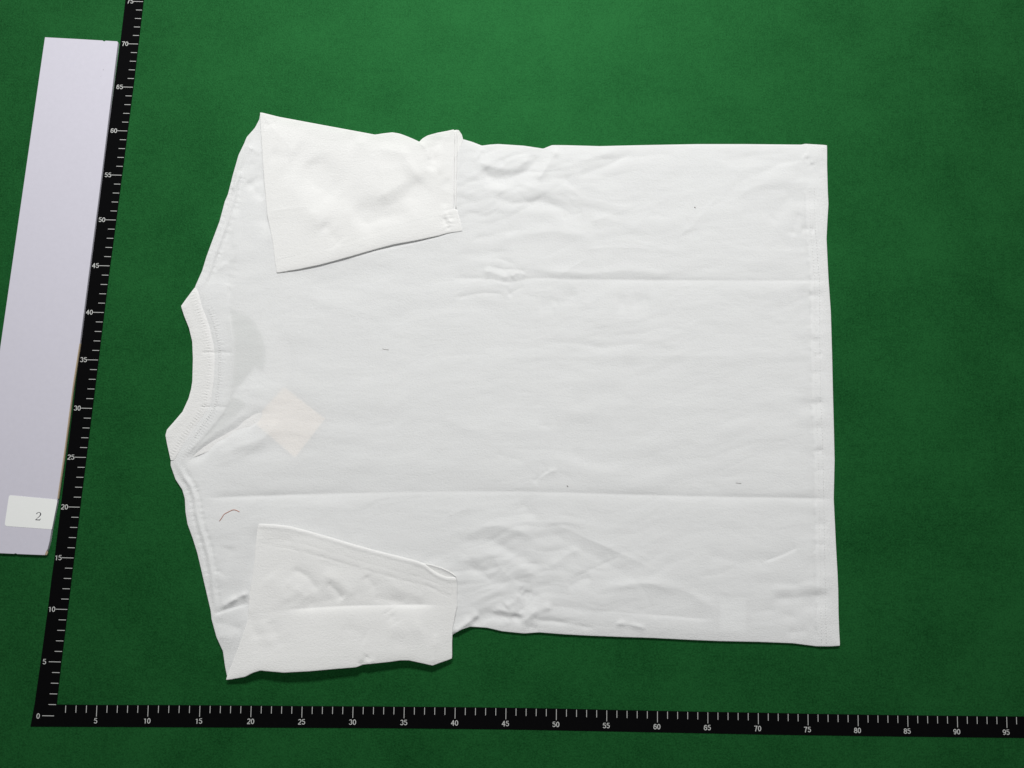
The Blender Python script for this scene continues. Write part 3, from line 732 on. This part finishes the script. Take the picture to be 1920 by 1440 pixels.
ls_top = [(485.6, 983.7), (512, 984.8), (542.5, 988.2), (580, 998), (623.8, 1010.7), (664, 1023), (705, 1034), (745, 1044), (780, 1053), (797, 1060), (808, 1069), (822, 1078), (838, 1083.5), (854, 1084.5)]
ls_right = [(854, 1084.5), (855.3, 1098), (855.3, 1115), (855.6, 1137), (851, 1158), (847, 1180), (846, 1205), (846, 1234)]
ls_bottom = [(424.7, 1274), (436, 1272), (458.5, 1268), (474, 1260), (488, 1256), (508, 1258), (531.7, 1260), (580, 1257.5), (630, 1253), (667, 1250), (680, 1245), (700, 1243), (729.4, 1240), (750, 1237), (767, 1237), (790, 1242), (810.7, 1246.6), (846, 1234)]
ls_left = [(485.6, 983.7), (481.6, 1009), (479, 1042), (475, 1080), (469.4, 1115), (465.5, 1163.8), (450, 1210), (438, 1240), (424.7, 1274)]
hem_low = [(481.6, 1019), (507, 1020.5), (542.5, 1027), (610, 1046), (678, 1066), (745.6, 1085), (802.5, 1099), (826, 1110), (840.5, 1116), (855, 1117)]
hem_low2 = [(484, 1006.7), (525, 1009), (569.6, 1020), (651, 1044.6), (718.6, 1064), (786, 1082.5), (820, 1094), (850, 1108)]
LSF = [
 ('a', -.34, 30, [(830, 1134), (773, 1134), (700, 1135), (651, 1136), (580, 1140), (530, 1144)]), ('v', -.05, 7, [(890, 1137), (773, 1134), (651, 1136), (560, 1142), (440, 1156)]), ('g', -.10, 20, [(560, 1118), (640, 1112), (720, 1116), (790, 1122)]), ('g', .10, 20, [(500, 1075), (530, 1110), (540, 1135)]), ('g', -.12, 10, [(570, 1132), (610, 1127), (650, 1118)]), ('g', -.14, 10, [(695, 1120), (725, 1126), (765, 1131)]),
 ('g', -.14, 9, [(545, 1066), (583, 1086), (596, 1112)]), ('g', .10, 11, [(530, 1090), (565, 1105), (580, 1125)]), ('g', -.12, 8, [(612, 1090), (630, 1106), (645, 1125)]), ('g', .10, 12, [(600, 1075), (640, 1090), (668, 1118)]), ('g', -.10, 12, [(685, 1076), (700, 1095), (708, 1114)]),
 ('g', .10, 14, [(720, 1095), (760, 1110), (800, 1120)]), ('g', -.09, 11, [(467, 1145), (471, 1170), (483, 1202)]), ('g', .06, 12, [(490, 1160), (498, 1185), (506, 1215)]), ('g', -.08, 13, [(506, 1162), (518, 1188), (530, 1216)]),
 ('g', -.16, 6, [(674, 1250), (683, 1234), (690, 1228)]), ('g', .12, 6, [(686, 1247), (694, 1234), (704, 1240)]), ('v', .10, 5, [(817, 1185), (816, 1215), (812, 1247)]), ('g', -.08, 12, [(724, 1142), (738, 1160), (745, 1172)]),
 ('g', -.08, 18, [(640, 1175), (670, 1190), (690, 1200)]), ('g', .10, 22, [(720, 1180), (760, 1185), (800, 1170)]), ('g', -.06, 14, [(730, 1195), (760, 1215), (800, 1215)]), ('g', .10, 8, [(468, 1125), (464, 1165), (440, 1235)]),
 ('g', -.07, 12, [(485, 1012), (520, 1018), (550, 1005)]), 
 ('g', -.06, 14, [(590, 1060), (640, 1058), (690, 1074)]),
]
def ls_h(X, Y, dE=None):
    X = np.asarray(X, float); Y = np.asarray(Y, float)
    if dE is None: e = np.full(X.shape, 50.0); eb = et = e; eL = e
    else: e = np.minimum(dE[1], dE[0]); eb = dE[3]; et = dE[2]; eL = dE[0]
    h = 0.58 + 0.46 * (1 - np.exp(-e / 40)) + 0.26 * np.exp(-et / 26) * (1 - np.exp(-eL / 14)) + 0.05 * np.exp(-eb / 20) - 0.10 * np.exp(-eb / 7) 
    h = h + 0.25 * np.exp(-((X - 560) / 80) ** 2) * np.exp(-eb / 60) - 0.10 * sstep(470, 425, X)
    h = h + relief(X, Y, LSF) + 0.07 * noise(X / 90, Y / 55, 21) + 0.25 * crumple(X + 300, Y - 300) + 0.012 * noise(X / 35, Y / 22, 22) + 0.003 * noise(X / 9, Y / 7, 23)
    d, sd, al = dist_poly(X, Y, hem_low)
    tp = np.clip(np.minimum(al + .02, 1.02 - al) * 20, 0, 1)
    h = h + (-0.04 * np.exp(-(d / 3) ** 2) * (0.8 + noise(X / 8, Y / 20, 24)) + 0.016 * sstep(-4, 2, -d * sd)) * tp
    d, sd, al = dist_poly(X, Y, hem_low2)
    h = h - 0.018 * np.exp(-(d / 2.2) ** 2) * (0.7 + noise(X / 6, Y / 20, 25))
    h = h + 0.06 * np.exp(-((et - 3) / 4) ** 2)
    return 0.575 + 0.05 * np.logaddexp(0, (h - 0.575) / 0.05)
s_near = patch('sleeve', ls_top, ls_right, ls_bottom, ls_left, 250, 170, ls_h, SLEEVE, shirt, roll=0.09)
patch('cuff_inside', [(776, 1053.5), (788, 1056), (810, 1060), (827, 1065), (843, 1072.5), (854, 1080.5)], [(854, 1080.5), (856, 1084), (854, 1089)], [(776, 1062), (800, 1078), (825, 1088), (854, 1089)], [(776, 1053.5), (776, 1062)], 80, 24,
      lambda X, Y, d: 1.02 - 0.34 * (1 - np.exp(-d[2] / 7)) + 0.02 * noise(X / 20, Y / 20, 27), SLEEVE, s_near, roll=0.06)
s_near['label'] = 'wrinkled sleeve folded over near side of the shirt'

# stitching
stitches('hem_stitching', [[(x + 9, y) for x, y in hem_line[1:]], [(x + 18, y) for x, y in hem_line[1:]]], body_h, THREAD, back, pitch=5.6, length=3.4, rad=0.014)['kind'] = 'stuff'
seam_in = [(x + 11, y) for x, y in neck_seam[1:-1]]
stitches('neck_stitching', [seam_in], body_h, THREAD, back, pitch=4.6, length=6.0, rad=0.016, across=1)['kind'] = 'stuff'
seam_out = [(x - 9, y + (2 if y > 760 else 0)) for x, y in neck_seam[1:-1]]
stitches('collar_stitching', [seam_out], coll_pt, THREAD, collar, pitch=4.6, length=5.0, rad=0.015, across=1)['kind'] = 'stuff'
stitches('cuff_stitching', [ts_stitch], ts_h, THREAD, s_far, pitch=5.5, length=3.2, rad=0.012)['kind'] = 'stuff'
stitches('cuff_stitching', [hem_low, hem_low2], ls_h, THREAD, s_near, pitch=5.5, length=3.4, rad=0.014)['kind'] = 'stuff'

patch('hem_facing', [(1509, 276), (1547, 276)], inset(right_body, -3, 0)[1:-1], [(1533, 1206), (1570, 1206)], [(x + 1, y) for x, y in hem_line[1:-1]], 16, 200, lambda X, Y, d: np.minimum(body_h(X, Y) - 0.07, 0.48) - 0.24 * np.exp(-np.minimum(d[1], np.minimum(d[2], d[3])) / 8), RIB, shirt, roll=0)
patch('neck_tape', [neck_seam[0], tape_edge[0]], tape_edge, [neck_seam[-1], tape_edge[-1]], neck_seam, 14, 90, lambda X, Y, d: 0.22 + 0 * X, COTTON_IN, shirt, roll=0)
# care label sewn into the side seam, seen through the cloth
patch('care_label', [(1349, 1118), (1398, 1120)], [(1398, 1120), (1399, 1186)], [(1349, 1184), (1399, 1186)], [(1349, 1118), (1349, 1184)], 8, 24, lambda X, Y, d: np.minimum(body_h(X, Y) - 0.08, 0.48) - 0.22 * np.exp(-d[3] / 8), STICKER, shirt, roll=0)

# hang tag lying inside
tg = patch('hang_tag', [(474, 790), (533, 726)], [(533, 726), (609.5, 785)], [(553.5, 858), (609.5, 785)], [(474, 790), (553.5, 858)], 14, 16,
           lambda X, Y, d: np.minimum(0.45, body_h(X, Y) - 0.035), CARD, None, roll=0.012)
patch('tag_flap', [(436, 742), (479, 688)], [(479, 688), (541, 730)], [(498, 780), (541, 730)], [(436, 742), (498, 780)], 12, 12,
      lambda X, Y, d: np.minimum(0.30, body_h(X, Y) - 0.18), STICKER, tg, roll=0.012)
tag(tg, 'beige card tag showing faintly through the white shirt below its collar', 'tag')

# ------------------------------------------------------------------ loose threads and lint on the shirt
def fibre(name, pts, rad, mat, lift=0.02):
    P = resample(pts, 24, 2)
    h = body_h(P[:, 0], P[:, 1]) + lift
    V, F = tube(at(P[:, 0], P[:, 1], h), rad, 6)
    return link(name, mesh_py(name, V, F), mat)
tag(fibre('loose_thread', [(411.5, 977), (416, 971), (420, 964), (430, 959), (437, 955.5), (443, 956.5), (449, 960)], 0.03, BROWN, 0.03),
    'short curly brown thread lying on the white shirt above the near sleeve', 'thread')
tag(fibre('lint_fibre', [(717, 654), (722, 655.5), (729, 656)], 0.02, LINT), 'thin grey lint fibre on the shirt between the collar and the middle', 'lint', 'lint on the shirt')
tag(fibre('lint_fibre', [(1380, 905.6), (1385, 906), (1390, 907)], 0.02, LINT), 'thin grey lint fibre on the shirt just above the lower long crease near the hem', 'lint', 'lint on the shirt')
for x, y, lb in ((1303, 389, 'dark lint speck on the shirt between the far armpit and the hem'), (1064, 911.5, 'dark lint speck just above the lower long crease at mid shirt')):
    tag(fibre('lint_speck', [(x - 1.2, y - .8), (x, y), (x + 1.0, y + 1.0)], 0.045, LINT), lb, 'lint', 'lint on the shirt')
